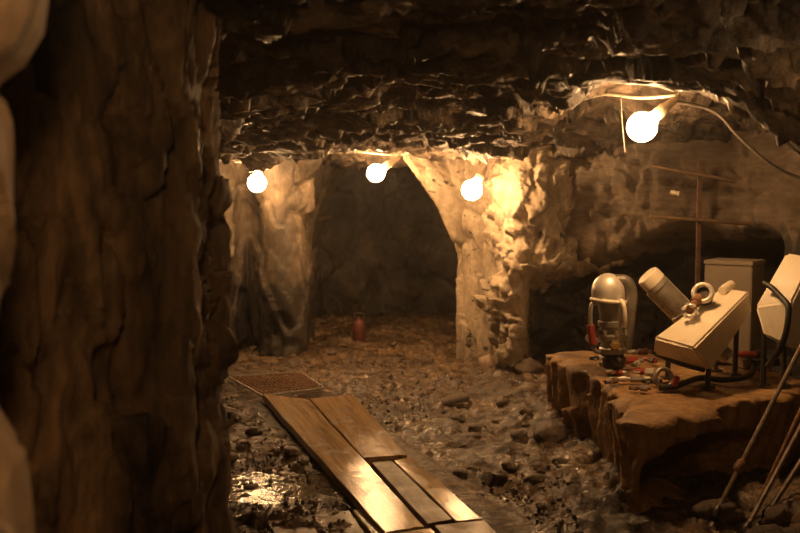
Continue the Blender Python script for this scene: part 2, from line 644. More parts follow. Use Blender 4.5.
def hollow(P):
    """deep low hollow in the rock behind the ledge"""
    m = sstep(1.2, 1.6, P[:, 0]) * sstep(7.0, 7.3, P[:, 1])
    top = 1.0 + 0.36 * sstep(1.4, 2.3, P[:, 0]) + 0.05 * vnoise(P * 3.1, 66)
    return -0.7 * m * sstep(top + 0.03, top - 0.16, P[:, 2])


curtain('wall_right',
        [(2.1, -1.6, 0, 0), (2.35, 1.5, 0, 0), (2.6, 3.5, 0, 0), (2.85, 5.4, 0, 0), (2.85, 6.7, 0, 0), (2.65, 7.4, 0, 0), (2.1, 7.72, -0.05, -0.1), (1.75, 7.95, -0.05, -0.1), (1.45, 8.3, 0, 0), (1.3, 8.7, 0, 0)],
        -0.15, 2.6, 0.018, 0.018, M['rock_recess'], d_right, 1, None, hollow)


def d_bulge(P):
    d = rockdisp(P, 0.05, 0.09, 0.075, 0.02, (1.3, 1.3, 1.0), 63, 0.03)
    pil = sstep(8.6, 8.9, P[:, 1])
    d2 = rockdisp(P, 0.06, 0.05, 0.018, 0.008, (1.3, 1.3, 0.4), 64, 0.05)
    d = d * (1 - pil) + d2 * pil
    hot = np.exp(-((P[:, 0] - 0.95) / 0.22) ** 2 - ((P[:, 1] - 8.2) / 0.3) ** 2) * sstep(1.35, 1.5, P[:, 2])
    d = d * (1 - 0.7 * hot)
    Q = warp(P, 0.1, 4.0, 67) * np.array([7.5, 7.5, 6])
    return d - 0.09 * (1 - hot) * (1 - pil) * (1 - np.abs(vnoise(Q, 68))) ** 8 * sstep(0.1, 0.4, vnoise(Q * 0.45, 69))


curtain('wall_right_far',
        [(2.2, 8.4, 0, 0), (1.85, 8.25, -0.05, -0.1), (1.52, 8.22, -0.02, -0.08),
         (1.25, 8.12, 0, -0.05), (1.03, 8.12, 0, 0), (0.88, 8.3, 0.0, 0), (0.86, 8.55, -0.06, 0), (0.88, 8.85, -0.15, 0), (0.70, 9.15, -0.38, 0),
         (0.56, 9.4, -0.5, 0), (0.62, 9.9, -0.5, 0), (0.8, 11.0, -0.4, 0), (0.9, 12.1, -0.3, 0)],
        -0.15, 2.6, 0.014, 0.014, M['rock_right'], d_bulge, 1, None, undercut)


# floor -------------------------------------------------------------
PATH = [(-1.25, 8.2), (-0.85, 7.5), (0.0, 5.3), (0.22, 4.6), (0.55, 3.2)]


def path_dist(x, y):
    best = np.full(x.shape, 9.0)
    side = np.zeros(x.shape)
    for (ax, ay), (bx, by) in zip(PATH, PATH[1:]):
        ux, uy = bx - ax, by - ay
        L2 = ux * ux + uy * uy
        t = np.clip(((x - ax) * ux + (y - ay) * uy) / L2, 0, 1)
        d = np.hypot(x - ax - t * ux, y - ay - t * uy)
        s = (x - ax) * uy - (y - ay) * ux
        m = d < best
        best = np.where(m, d, best)
        side = np.where(m, s, side)
    return best, side


def floor_h(x, y):
    P = np.stack([x, y, np.zeros_like(x)], 1)
    f2, c2 = facet(warp(P, 0.1, 3, 77) * np.array([4.2, 4.2, 1]), 71)
    f3, c3 = facet(warp(P, 0.05, 6, 79) * np.array([11, 11, 1]), 73)
    h = 0.035 * fbm(P * 1.3, 70, 4) + 0.03 * f2 + 0.02 * f3 + 0.012 * fbm(P * 16, 75, 2)
    h = h + 0.10 * sstep(0.55, 1.0, x) * sstep(6.0, 7.3, y) * sstep(10, 9, y)            # bank at the foot of the right wall
    h = h + 0.16 * sstep(1.6, 2.3, x) * sstep(5.2, 4.4, y)
    h = h + 0.10 * sstep(9.6, 11.5, y)
    d, s = path_dist(x, y)
    k = sstep(0.46, 0.32, d)
    h = h * (1 - k) + (-0.012 + 0.02 * (y - 5.6) + 0.2 * h) * k
    h = h - 0.05 * sstep(0.85, 0.45, d) * sstep(0.30, 0.42, d) * (s < 0) * sstep(4.6, 5.2, y)
    return h


nx, ny = 330, 560
gx = np.linspace(-4.4, 3.4, nx)
gy = -1.6 + (14.1) * np.linspace(0, 1, ny) ** 0.9
X, Y = np.meshgrid(gx, gy, indexing='ij')
V = np.stack([X.ravel(), Y.ravel(), floor_h(X.ravel(), Y.ravel())], 1)
tag(grid_mesh('floor', V, nx, ny, M['mud']), kind='structure')


def fz(x, y):
    return float(floor_h(np.array([float(x)]), np.array([float(y)]))[0])


# ceiling -----------------------------------------------------------
def ceil_h(x, y):
    P = np.stack([x, y, np.zeros_like(x)], 1)
    W = warp(P, 0.12, 2.2, 90)
    f1, c1 = facet(W * np.array([1.5, 2.0, 1]), 91)
    f2, c2 = facet(W * np.array([3.6, 5.0, 1]), 93, 1.1)
    f3, c3 = facet(W * np.array([9, 12, 1]), 95, 1.2)
    h = 2.10 + 0.05 * fbm(P * 0.8, 97, 3) + 0.085 * f1 + 0.05 * f2 + 0.02 * f3 + 0.008 * fbm(P * 15, 99, 3)
    h = h - 0.10 * sstep(6.0, 8.5, y)
    h = h - 0.6 * np.clip(x - 1.3, 0, 0.7) * sstep(3.0, 3.6, y) * sstep(5.3, 4.7, y)      # hanging shoulder at the right
    h = h + 0.10 * sstep(0.9, 1.3, x) * sstep(5.0, 5.5, y) * sstep(7.6, 7.0, y)            # hollow above the near lamp
    h = h - 0.13 * np.exp(-((x + 1.35) / 0.55) ** 2 - ((y - 8.75) / 0.18) ** 2)             # lip in front of the niche
    h = h + 0.11 * np.exp(-((x + 0.2) / 0.6) ** 2 - ((y - 9.2) / 0.8) ** 2)
    h = h + 0.16 * np.exp(-((x - 1.42) / 0.30) ** 2 - ((y - 5.5) / 0.45) ** 2)
    # the roof rises towards the near lamp
    t = x / np.maximum(y, 0.5)
    rise = np.interp(t, [0.15, 0.19, 0.31, 0.36, 0.42, 0.48], [0.118, 0.113, 0.107, 0.082, 0.044, 0.02])
    zmin = 1.55 + rise * y + 0.03
    m = sstep(0.165, 0.215, t) * sstep(0.55, 0.45, t) * sstep(2.6, 3.2, y) * sstep(6.2, 5.7, y)
    dh = zmin - h
    h = h + m * np.where(dh > -0.04, (dh + 0.04) ** 2 / (np.abs(dh) + 0.08), 0) * (dh > -0.04)
    P3 = np.stack([x, y, h], 1)
    g1, _ = facet(warp(P3, 0.1, 3.0, 190) * 3.2, 191, 1.0)
    g2, _ = facet(warp(P3, 0.05, 6.0, 192) * 8.0, 193, 1.0)
    k = sstep(1.1, 1.5, x) * sstep(5.6, 5.0, y)
    h = h + k * (0.045 * g1 + 0.025 * g2)
    return h


nx, ny = 360, 640
gx = np.linspace(-4.4, 3.4, nx)
gy = -1.6 + 14.1 * np.linspace(0, 1, ny)
X, Y = np.meshgrid(gx, gy, indexing='ij')
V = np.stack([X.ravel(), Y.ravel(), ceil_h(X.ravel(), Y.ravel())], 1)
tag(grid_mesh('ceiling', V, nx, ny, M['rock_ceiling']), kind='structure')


def cz(x, y):
    return float(ceil_h(np.array([float(x)]), np.array([float(y)]))[0])


# rock behind the camera closes the drift
curtain('wall_front', [(-1.8, -1.5, 0, 0), (0.3, -1.55, 0, 0), (2.5, -1.5, 0, 0)], -0.15, 2.6, 0.06, 0.06, M['rock_end'],
        lambda P: rockdisp(P, 0.08, 0.06, 0.02, 0.005, (1, 1, 1), 81, 0.04), 1)


# ------------------------------------------------------------------ puddle, gravel, stones
def blob_outline(cx, cy, rx, ry, seed, n=48):
    rr = random.Random(seed)
    ph = [rr.uniform(0, 6.3) for _ in range(4)]
    out = []
    for k in range(n):
        t = 2 * PI * k / n
        r = 1 + 0.18 * math.sin(2 * t + ph[0]) + 0.12 * math.sin(3 * t + ph[1]) + 0.08 * math.sin(5 * t + ph[2])
        out.append((cx + rx * r * math.cos(t), cy + ry * r * math.sin(t)))
    return out


def puddle(cx, cy, rx, ry, z, seed, label):
    bm = NB()
    o = blob_outline(cx, cy, rx, ry, seed)
    top = [bm.verts.new((x, y, z)) for x, y in o]
    bot = [bm.verts.new((cx + (x - cx) * .96, cy + (y - cy) * .96, z - 0.03)) for x, y in o]
    bm.faces.new(top)
    bm.faces.new(bot)
    for k in range(len(o)):
        j = (k + 1) % len(o)
        bm.faces.new([top[k], top[j], bot[j], bot[k]])
    tag(obj('puddle', bm, M['water'], None, False), label, 'puddle')


puddle(-0.58, 5.1, 0.40, 0.34, 0.006, 4, 'shallow muddy puddle glinting between the rock pillar and the boards')

ICO = []
for s in range(7):
    b = bmesh.new()
    bmesh.ops.create_icosphere(b, subdivisions=3 if s < 6 else 1, radius=1)
    P = np.array([v.co[:] for v in b.verts])
    f, c = facet(P * 1.15 + 13.7 * s, 300 + s, 0.8)
    r = 1 + 0.28 * f + 0.10 * fbm(P * 2.2 + 3 * s, 320 + s, 3)
    P = P * r[:, None]
    Fc = np.array([[v.index for v in f_.verts] for f_ in b.faces])
    b.free()
    ICO.append((P, Fc))

# planks are laid out first so the stones keep off them
OCC = []          # (x, y, r) kept clear of stones


SLOPE = 0.02          # the walkway falls gently towards the camera


def near_path(x, y):
    d, _ = path_dist(np.array([x]), np.array([y]))
    return d[0] < 0.42


def on_ledge(x, y):
    return x > 1.0 and y > 4.55 and y < 7.2


# gravel: nobody could count it
rg_ = np.random.RandomState(5)
Vs, Fs = [], []
base = 0
PB, FB = ICO[6]
cand = []
while len(cand) < 3600:
    y = 3.9 + 6.6 * rg_.rand() ** 1.3
    x = (-0.45 + 0.9 * rg_.rand()) * y
    if x < -1.5 or x > (2.2 if y < 4.6 else 0.95 if y < 7 else 0.6) or y > 9.8 or near_path(x, y) or on_ledge(x, y):
        continue
    cand.append((x, y))
cand = np.array(cand)
dens = vnoise(np.column_stack([cand * 1.6, np.zeros(len(cand))]), 400)
keep = dens > -0.15
cand = cand[keep]
ch = floor_h(cand[:, 0], cand[:, 1])
for (x, y), h in zip(cand, ch):
    s = 0.006 + 0.016 * rg_.rand() ** 2.2
    ax = rg_.rand(3) * 6.28
    R = np.array(Matrix.Rotation(ax[0], 3, 'X') @ Matrix.Rotation(ax[1], 3, 'Y') @ Matrix.Rotation(ax[2], 3, 'Z'))
    Vs.append((PB * np.array([1, .8, .6]) * s) @ R.T + np.array([x, y, h + s * 0.25]))
    Fs.append(FB + base)
    base += len(PB)
tag(raw_mesh('gravel', np.vstack(Vs), np.vstack(Fs), M['stone'], False), 'fine dark gravel strewn over the muddy mine floor', 'gravel', None, 'stuff')

STONE_ME = []


def stone_mesh(k, mat):
    P, Fc = ICO[k % 6]
    o = raw_mesh('loose_stone', P, Fc, mat)
    return o


def put_stone(proto, x, y, s, sink=0.75, rz=0.0, sc=(1, .85, .6), first=False, z=None):
    o = proto if first else proto.copy()
    if not first:
        C.objects.link(o)
    o.scale = (s * sc[0], s * sc[1], s * sc[2])
    o.rotation_euler = (random.uniform(-.15, .15), random.uniform(-.15, .15), rz)
    h = fz(x, y) if z is None else z
    o.location = (x, y, h + s * sc[2] * (1 - sink) * 0.8)
    return o


protos = [stone_mesh(k, M['stone']) for k in range(6)]
used = [False] * 6


def stone(k, x, y, s, label, group=None, **kw):
    o = put_stone(protos[k], x, y, s, first=not used[k], **kw)
    used[k] = True
    tag(o, label, 'stone', group)
    return o


placed = []
tries = 0
ZONES = [
    ('small loose stone on the mud between the boards and the rock ledge', 'stones between the boards and the ledge', 26,
     lambda x, y: 0.35 < x < 1.05 and 4.7 < y < 7.4),
    ('small wet stone on the mud between the rock pillar and the boards', 'stones left of the boards', 16,
     lambda x, y: -1.2 < x < -0.25 and 4.7 < y < 7.6),
    ('small stone on the far floor behind the metal grate', 'stones behind the grate', 26,
     lambda x, y: -1.7 < x < 0.5 and 8.5 < y < 10.2),
    ('rough stone in the rubble under the leaning rods', 'rubble under the rods', 16,
     lambda x, y: 1.55 < x < 2.3 and 4.05 < y < 4.65),
]
for lab, grp, cnt, ok in ZONES:
    k = 0
    guard = 0
    while k < cnt and guard < 6000:
        guard += 1
        y = random.uniform(4.0, 10.2)
        x = random.uniform(-2, 2.4)
        if not ok(x, y) or near_path(x, y) or (y > 8.3 and x > 0.3):
            continue
        s = random.uniform(0.025, 0.06) if 'rubble' not in grp else random.uniform(0.05, 0.11)
        if any((x - a) ** 2 + (y - b_) ** 2 < (s + c_) ** 2 * 1.1 for a, b_, c_ in placed):
            continue
        placed.append((x, y, s))
        stone(random.randrange(6), x, y, s, lab, grp, rz=random.uniform(0, 6.28))
        k += 1

p = at_z(457, 396, 0.05)
stone(1, p.x, p.y, 0.12, 'dark squat stone on the mud beside the far end of the boards', rz=0.6)
p = at_z(488, 365, 0.1)
o = raw_mesh('round_stone', ICO[2][0], ICO[2][1], M['stone_pale'])
put_stone(o, p.x, p.y, 0.085, sc=(.9, .9, 1.15), first=True, z=fz(p.x, p.y))
tag(o, 'pale rounded stone at the foot of the lit rock pillar', 'stone')
p = at_z(528, 372, 0.1)
stone(3, p.x, p.y, 0.13, 'larger tan stone lying against the foot of the right wall', rz=1.9)
p = at_z(430, 383, 0.02)
p = at_z(572, 418, 0.05)
stone(4, 0.98, 6.2, 0.12, 'broad reddish stone beside the left end of the rock ledge', rz=0.3)

# ------------------------------------------------------------------ boards and grate


def plank(fl, fr, nl, nr, ztop_, thick, mat, label, name='plank', grp=None, seed=0):
    fl, fr, nl, nr = [at_z(*q, ztop_) for q in (fl, fr, nl, nr)]
    yc = (fl.y + fr.y + nl.y + nr.y) / 4
    ztop = ztop_ + SLOPE * (yc - 5.6)
    a, b = (fl + fr) / 2, (nl + nr) / 2
    d = (b - a)
    L = d.length
    d.normalize()
    w = Vector((d.y, -d.x, 0))
    c = (a + b) / 2
    sgn = 1 if (fr - fl).dot(w) > 0 else -1
    qx = [(q - c).dot(w) for q in (fl, fr, nl, nr)]
    qy = [(q - c).dot(d) for q in (fl, fr, nl, nr)]
    W = (abs((fr - fl).dot(w)) + abs((nr - nl).dot(w))) / 2
    nu, nv = 26, 7
    bm = NB()
    bmesh.ops.create_cube(bm, size=1)
    bmesh.ops.scale(bm, vec=(W, L, thick), verts=bm.verts)
    long_e = [e for e in bm.edges if abs((e.verts[0].co - e.verts[1].co).y) > L * 0.5]
    bmesh.ops.subdivide_edges(bm, edges=long_e, cuts=20, use_grid_fill=True)
    we = [e for e in bm.edges if abs((e.verts[0].co - e.verts[1].co).x) > W * 0.5]
    bmesh.ops.subdivide_edges(bm, edges=we, cuts=4, use_grid_fill=True)
    rr = random.Random(seed)
    p1, p2 = rr.uniform(0, 6), rr.uniform(0, 6)
    for v in bm.verts:
        x, y = v.co.x, v.co.y
        tx = (x / W + 0.5) if sgn > 0 else (0.5 - x / W)
        ty = y / L + 0.5
        nxp = (qx[0] * (1 - tx) + qx[1] * tx) * (1 - ty) + (qx[2] * (1 - tx) + qx[3] * tx) * ty
        nyp = (qy[0] * (1 - tx) + qy[1] * tx) * (1 - ty) + (qy[2] * (1 - tx) + qy[3] * tx) * ty
        v.co.x, v.co.y = nxp, nyp
        v.co.z += 0.003 * math.sin(3.1 * y + p1) - 0.0012 * (2 * x / W) ** 2 + 0.002 * math.sin(9 * y + p2)
        e = vnoise(np.array([[y * 7, seed * 3.1, x * 3]]), 5)[0]
        if abs(abs(x) - W / 2) < 1e-4:
            v.co.x += 0.003 * e
        if abs(abs(y) - L / 2) < 1e-4:
            v.co.y += 0.012 * vnoise(np.array([[x * 30, seed * 1.7, 2.2]]), 6)[0]
    sharp = [e for e in bm.edges if len(e.link_faces) == 2 and e.calc_face_angle(0) > 1.0]
    bmesh.ops.bevel(bm, geom=sharp, offset=0.0025, segments=2, affect='EDGES')
    bmesh.ops.recalc_face_normals(bm, faces=bm.faces)
    for f in bm.faces:
        f.smooth = True
    for e in bm.edges:
        if len(e.link_faces) == 2 and e.calc_face_angle(0) > 0.3:
            e.smooth = False
    me = bpy.data.meshes.new(name)
    bm.to_mesh(me)
    bm.free()
    me.materials.append(mat)
    o = bpy.data.objects.new(name, me)
    C.objects.link(o)
    c = (a + b) / 2
    o.location = (c.x, c.y, ztop - thick / 2)
    o.rotation_euler = (-math.atan(SLOPE) * 0.95, 0, math.atan2(d.y, d.x) - PI / 2)
    tag(o, label, 'plank', grp)
    return o


G = 'boards laid over the mud as a walkway'
plank((263, 398), (309, 403), (385, 526), (424, 520), 0.060, 0.052, M['wood_worn'], 'long worn wet plank forming the left side of the walkway', grp=G, seed=1)
plank((310, 402), (353, 398), (364, 458), (407, 455), 0.058, 0.05, M['wood_far'], 'brown plank on the far right of the walkway ending above the narrow dark board', grp=G, seed=2)
plank((371, 461), (391, 459), (427, 519), (452, 515), 0.044, 0.04, M['wood_dark'], 'narrow dark muddy board sunk in the middle of the walkway', grp=G, seed=3)
plank((394, 460), (411, 457), (456, 516), (482, 514), 0.052, 0.046, M['wood_worn'], 'short pale plank at the near right edge of the walkway', grp=G, seed=4)
plank((387, 529), (431, 523), (430, 580), (482, 574), 0.045, 0.045, M['wood_worn'], 'plank at the bottom of the walkway continuing below the long worn plank', grp=G, seed=5)
plank((434, 520), (484, 515), (490, 575), (546, 568), 0.045, 0.045, M['wood_dark'], 'dark plank at the bottom right of the walkway beyond the short pale plank', grp=G, seed=6)
plank((353, 507), (366, 505), (401, 562), (416, 559), 0.03, 0.04, M['wood_worn'], 'thin pale strip of board beside the near end of the long plank', grp=G, seed=7)
plank((313, 511), (349, 507), (348, 565), (390, 560), 0.025, 0.04, M['wood_dark'], 'dark wet board lying left of the thin pale strip', grp=G, seed=8)
plank((268, 516), (308, 512), (296, 572), (341, 566), 0.022, 0.04, M['wood_dark'], 'dark wet board nearest the rock pillar at the bottom of the walkway', grp=G, seed=9)

# metal grate at the far end of the boards
gA, gB, gC_, gD = [at_z(*q, 0.075) for q in ((229, 377), (263, 396), (324, 388), (300, 372))]
gt = thing('floor_grate', 'rusty metal grate lying on the mud at the far end of the boards', 'grate', ((gA + gC_) / 2).to_tuple()[:2] + (0.07,))
bm = NB()
for a, b_ in ((gA, gB), (gB, gC_), (gC_, gD), (gD, gA)):
    d = b_ - a
    add_box(bm, (a + b_) / 2, (0.016, d.length + 0.012, 0.012), Matrix.Rotation(math.atan2(d.y, d.x) - PI / 2, 4, 'Z'))
obj('grate_frame', bm, M['steel_grey'], gt, False)
bm = NB()
for k in range(1, 15):
    t = k / 15
    a, b_ = gA.lerp(gD, t), gB.lerp(gC_, t)
    add_tube(bm, [a, b_], 0.006, 6)
for k in range(1, 9):
    t = k / 9
    a, b_ = gA.lerp(gB, t) + Vector((0, 0, .006)), gD.lerp(gC_, t) + Vector((0, 0, .006))
    add_tube(bm, [a, b_], 0.005, 6)
obj('grille', bm, M['rust'], gt)

# ------------------------------------------------------------------ rock ledge
OUT = [(1.08, 7.0), (1.11, 6.5), (1.18, 6.05), (1.22, 5.6), (1.19, 5.15), (1.12, 4.76), (1.26, 4.70), (1.50, 4.92), (1.86, 5.22), (2.15, 5.36),
       (2.42, 5.6), (2.45, 6.2), (2.25, 6.75), (1.7, 6.98), (1.3, 7.08)]
n_ = 260
O = catmull([(x, y, 0, 0) for x, y in OUT + OUT[:1]], 0.02)[:-1, :2]
seg = np.linalg.norm(np.diff(np.vstack([O, O[:1]]), axis=0), axis=1)
cum = np.concatenate([[0], np.cumsum(seg)])
tt = np.linspace(0, cum[-1], n_, endpoint=False)
OO = np.vstack([O, O[:1]])
O = np.stack([np.interp(tt, cum, OO[:, k]) for k in (0, 1)], 1)
cen = np.array([1.75, 5.95])
TOP = 0.45
rings = []
zs = np.concatenate([np.linspace(-0.05, TOP - 0.03, 30)])
Tn = np.roll(O, -1, 0) - np.roll(O, 1, 0)
Nn = np.stack([-Tn[:, 1], Tn[:, 0]], 1)
Nn /= np.linalg.norm(Nn, axis=1)[:, None]
Nn *= np.where(((cen - O) * Nn).sum(1) > 0, 1, -1)[:, None]          # inward
front = sstep(1.14, 1.55, O[:, 0]) * sstep(5.6, 5.2, O[:, 1]) * sstep(2.2, 1.7, O[:, 0])
for z in zs:
    P = np.column_stack([O, np.full(n_, z)])
    groove, _ = facet(P * np.array([9, 9, 1.3]), 501, 0.6)
    cr, ce = facet(P * np.array([4, 4, 2.0]), 505)
    ins = 0.03 * groove + 0.045 * cr + 0.035 * fbm(P * np.array([8, 8, 5]), 503, 3)
    hol = front * sstep(0.33, 0.18, z + 0.05 * vnoise(P * 4.0, 511)) * sstep(-0.06, 0.08, z + 0.04 * vnoise(P * 5.0, 512))
    ins = ins + 0.42 * hol + 0.05 * (1 - z / TOP) * (1 - front)
    rings.append(np.column_stack([O + Nn * ins[:, None], np.full(n_, z)]))
for k, (f, dzv) in enumerate([(0.012, -0.008), (0.03, 0.0), (0.10, 0.004), (0.2, 0.004), (0.4, 0.004), (0.6, 0.004), (0.85, 0.004), (0.999, 0.004)]):
    P2 = O + (Nn * f if f < 0.05 else 0)
    if f >= 0.05:
        P2 = (O + Nn * 0.03) * (1 - f) + cen * f
    z = TOP + dzv + 0.012 * fbm(np.column_stack([P2 * 5, np.zeros(n_)]), 507, 3) * (1 if f >= 0.03 else 1)
    e, _ = facet(np.column_stack([P2 * 6, np.zeros(n_)]), 509)
    z = z - (0.03 * np.clip(e, 0, 1) if f < 0.05 else 0)
    rings.append(np.column_stack([P2, z]))
R_ = len(rings)
V = np.stack(rings, 1).reshape(-1, 3)
lo = np.array([1.75, 5.9, 0.0])
o = grid_mesh('rock_ledge', V - lo, n_, R_, M['rock_ledge'], True)
o.location = lo
tag(o, 'low flat-topped rock ledge carrying the drills and pale metal hoods', 'rock')
LT = TOP + 0.012

# ------------------------------------------------------------------ rock drills on the ledge


def xf(bm, Mx):
    bmesh.ops.transform(bm, matrix=Mx, verts=bm.verts)
    return bm


# first drill, standing upright with its domed head up
bp = Vector((1.345, 6.0, LT))
dr = thing('rock_drill', 'upright rock drill with a bright domed steel head on the left end of the ledge', 'drill', bp)
Mx = Matrix.Translation(bp) @ Matrix.Rotation(-0.05, 4, 'Y')
bm = NB()
add_lathe(bm, [(0.0, 0.0), (0.05, 0.0), (0.055, 0.04), (0.07, 0.045), (0.075, 0.10), (0.062, 0.105), (0.062, 0.14)], 28)
obj('chuck', xf(bm, Mx), M['steel_dark'], dr)
bm = NB()
add_lathe(bm, [(0.07, 0.13), (0.085, 0.135), (0.09, 0.165), (0.078, 0.175), (0.078, 0.215), (0.09, 0.22), (0.092, 0.25), (0.078, 0.255), (0.078, 0.30), (0.09, 0.305), (0.092, 0.335), (0.078, 0.34), (0.078, 0.39), (0.086, 0.41), (0.086, 0.47)], 36)
for k in range(8):
    a = 2 * PI * k / 8
    add_lathe(bm, [(0.0, .25), (0.012, .25), (0.012, .285), (0.0, .285)], 6, Matrix.Translation((0.09 * math.cos(a), 0.09 * math.sin(a), 0)))
hb = obj('housing', xf(bm, Mx), M['steel_grey'], dr)
bm = NB()
add_lathe(bm, [(0.104, 0.47)] + [(0.104 * math.cos(t), 0.52 + 0.115 * math.sin(t)) for t in np.linspace(0, PI / 2 - 0.02, 12)] + [(0, 0.635)], 40, Matrix.Translation((-0.02, 0, 0)))
obj('domed_head', xf(bm, Mx), M['steel'], dr)
bm = NB()
add_torus(bm, (-0.02, 0, 0.465), (0.12, 0, 1), 0.106, 0.012, 40, 10)
obj('rim_band', xf(bm, Mx), M['pale_paint'], dr)
bm = NB()
add_tube(bm, [Mx @ p_ for p_ in smooth_path([(0.02, -.01, 0.585), (0.09, -.02, 0.575), (0.115, -.03, 0.50), (0.10, -.04, 0.36), (0.085, -.04, 0.24), (0.075, -.03, 0.16)], 7)], 0.042, 16, lambda t: 1.0 - 0.25 * t)
obj('side_barrel', bm, M['steel_mid'], dr)
bm = NB()
pts = [(-0.10, -.03, 0.46), (-0.135, -.035, 0.44), (-0.145, -.035, 0.34), (-0.135, -.035, 0.2), (-0.11, -.03, 0.15), (-0.05, 0, 0.15)]
add_tube(bm, [Mx @ p_ for p_ in smooth_path(pts, 6)], 0.014, 12)
h = obj('handle', bm, M['steel_grey'], dr)
bm = NB()
add_tube(bm, [Mx @ Vector(p_) for p_ in [(-0.1445, -.035, 0.32), (-0.14, -.035, 0.26), (-0.134, -.035, 0.20)]], 0.024, 14)
obj('grip', bm, M['red_paint'], h)['label'] = 'chipped red grip'
bm = NB()
add_tube(bm, [Mx @ Vector(p_) for p_ in smooth_path([(0.035, -0.09, 0.47), (0.045, -0.125, 0.44), (0.05, -0.125, 0.35), (0.045, -0.10, 0.31)], 6)], 0.015, 10)
obj('throttle_lever', bm, M['pale_paint'], dr)
bm = NB()
add_lathe(bm, [(0, 0), (0.022, 0), (0.022, .03), (0.03, .032), (0.03, .055), (0.018, .058), (0.018, .09), (0, .09)], 6, Mx @ Matrix.Translation((-0.01, -0.06, 0.20)) @ Matrix.Rotation(PI / 2, 4, 'X'))
obj('air_inlet', bm, M['brass'], dr)

# second drill, a barrel lying back over the ledge
a_, b_ = at(647, 275, 6.25), Vector((2.13, 6.22, LT + 0.07))
dr2 = thing('rock_drill', 'grey drill barrel with a pale end cap leaning behind the wedge-shaped hood', 'drill', (b_.x, b_.y, LT))
bm = NB()
lathe_between(bm, a_, b_, [(0.06, 0.09), (0.078, 0.10), (0.082, 0.14), (0.074, 0.15), (0.074, 0.42), (0.086, 0.43), (0.086, 0.48), (0.068, 0.50), (0.068, 0.78), (0.05, 0.82), (0.05, 1.0)], 36)
bar = obj('barrel', bm, M['steel_grey'], dr2)
bm = NB()
lathe_between(bm, a_, b_, [(0.0, -0.01), (0.06, -0.01), (0.076, 0.005), (0.08, 0.03), (0.08, 0.095), (0.0, 0.095)], 36)
obj('end_cap', bm, M['pale_paint'], dr2)['label'] = 'pale end cap'
ax = (b_ - a_).normalized()
sd = ax.cross(Vector((0, 1, 0))).normalized()
for off, up in ((-0.075, 0.5), (0.075, 0.5)):
    bm = NB()
    q = ax.cross(sd) * (-0.05)
    add_tube(bm, [a_ + ax * 0.10 + sd * off + q, a_ + ax * 0.45 + sd * off + q], 0.011, 8)
    obj('tie_rod', bm, M['steel'], dr2)

# hoods ---------------------------------------------------------------
LTV = Vector((0, 0, LT))
A, B, Cc, D = at(654, 337, 5.62), at(693, 348, 5.28), at(750, 291, 5.75), at(722, 287, 6.02)
A2, B2, C2, D2 = at(652, 354, 5.70), at(712, 371, 5.44), at(752, 311, 5.98), at(728, 300, 6.1)
c_ = (A2 + B2 + C2 + D2) / 4
hd = thing('machine_hood', 'pale wedge-shaped metal hood tilted up on the front of the ledge under the pipe coupling', 'hood', (c_.x, c_.y, LT))
bm = NB()
add_hull(bm, [A, B, Cc, D, A2, B2, C2, D2], 0.014, 3)
obj('shell', bm, M['pale_paint'], hd)
bm = NB()
add_tube(bm, smooth_path([A2 + Vector((0.03, .03, -.005)), A2.lerp(B2, .5) + Vector((0, .02, -.012)), B2 + Vector((-.03, .04, -.002))], 5), 0.014, 8)
obj('bottom_lip', bm, M['steel_dark'], hd)
for q, dx in ((A2.lerp(D2, .2), 0.02), (B2.lerp(C2, .12), -0.03), (D2.lerp(A2, .15), 0.02), (C2.lerp(B2, .15), -0.04)):
    bm = NB()
    t_ = q + Vector((dx, 0.05, 0.0))
    add_tube(bm, [t_, Vector((t_.x, t_.y + .02, LT + 0.004))], 0.016, 10)
    add_box(bm, (t_.x, t_.y + .02, LT + 0.004), (0.07, 0.07, 0.012))
    obj('leg', bm, M['steel_dark'], hd)

# second hood at the right edge, standing steeper, with a dark strap
P_ = [at(786, 253, 5.72), at(814, 258, 5.62), at(755, 306, 5.58), at(763, 335, 5.50), at(786, 346, 5.44), at(793, 300, 5.42)]
Q_ = [at(800, 258, 6.0), at(850, 268, 5.85), at(850, 350, 5.75), at(800, 352, 5.75), at(792, 330, 5.9)]
c_ = sum((P_[2], P_[3], P_[4], Q_[2]), Vector()) / 4
hd2 = thing('machine_hood', 'pale angular metal hood with a dark strap at the right end of the ledge', 'hood', (c_.x, c_.y, LT))
bm = NB()
add_hull(bm, P_ + Q_, 0.014, 3)
obj('shell', bm, M['pale_paint'], hd2)
for q in (P_[3] + Vector((.06, .14, .03)), P_[4] + Vector((.06, .18, .02)), Q_[2] + Vector((-.08, -.02, .05)), Q_[4] + Vector((.05, -.06, 0))):
    bm = NB()
    add_tube(bm, [q, Vector((q.x, q.y, LT + 0.004))], 0.016, 10)
    add_box(bm, (q.x, q.y, LT + 0.004), (0.07, 0.07, 0.012))
    obj('leg', bm, M['steel_dark'], hd2)
bm = NB()
pts = [at(764, 283, 5.57), at(772, 288, 5.52), at(781, 297, 5.45), at(788, 306, 5.38), at(788, 320, 5.36), at(785, 336, 5.37), at(778, 352, 5.42), at(768, 366, 5.5)]
add_tube(bm, smooth_path(pts, 6), 0.017, 10)
obj('strap', bm, M['rubber'], hd2)['label'] = 'black hose-like strap'

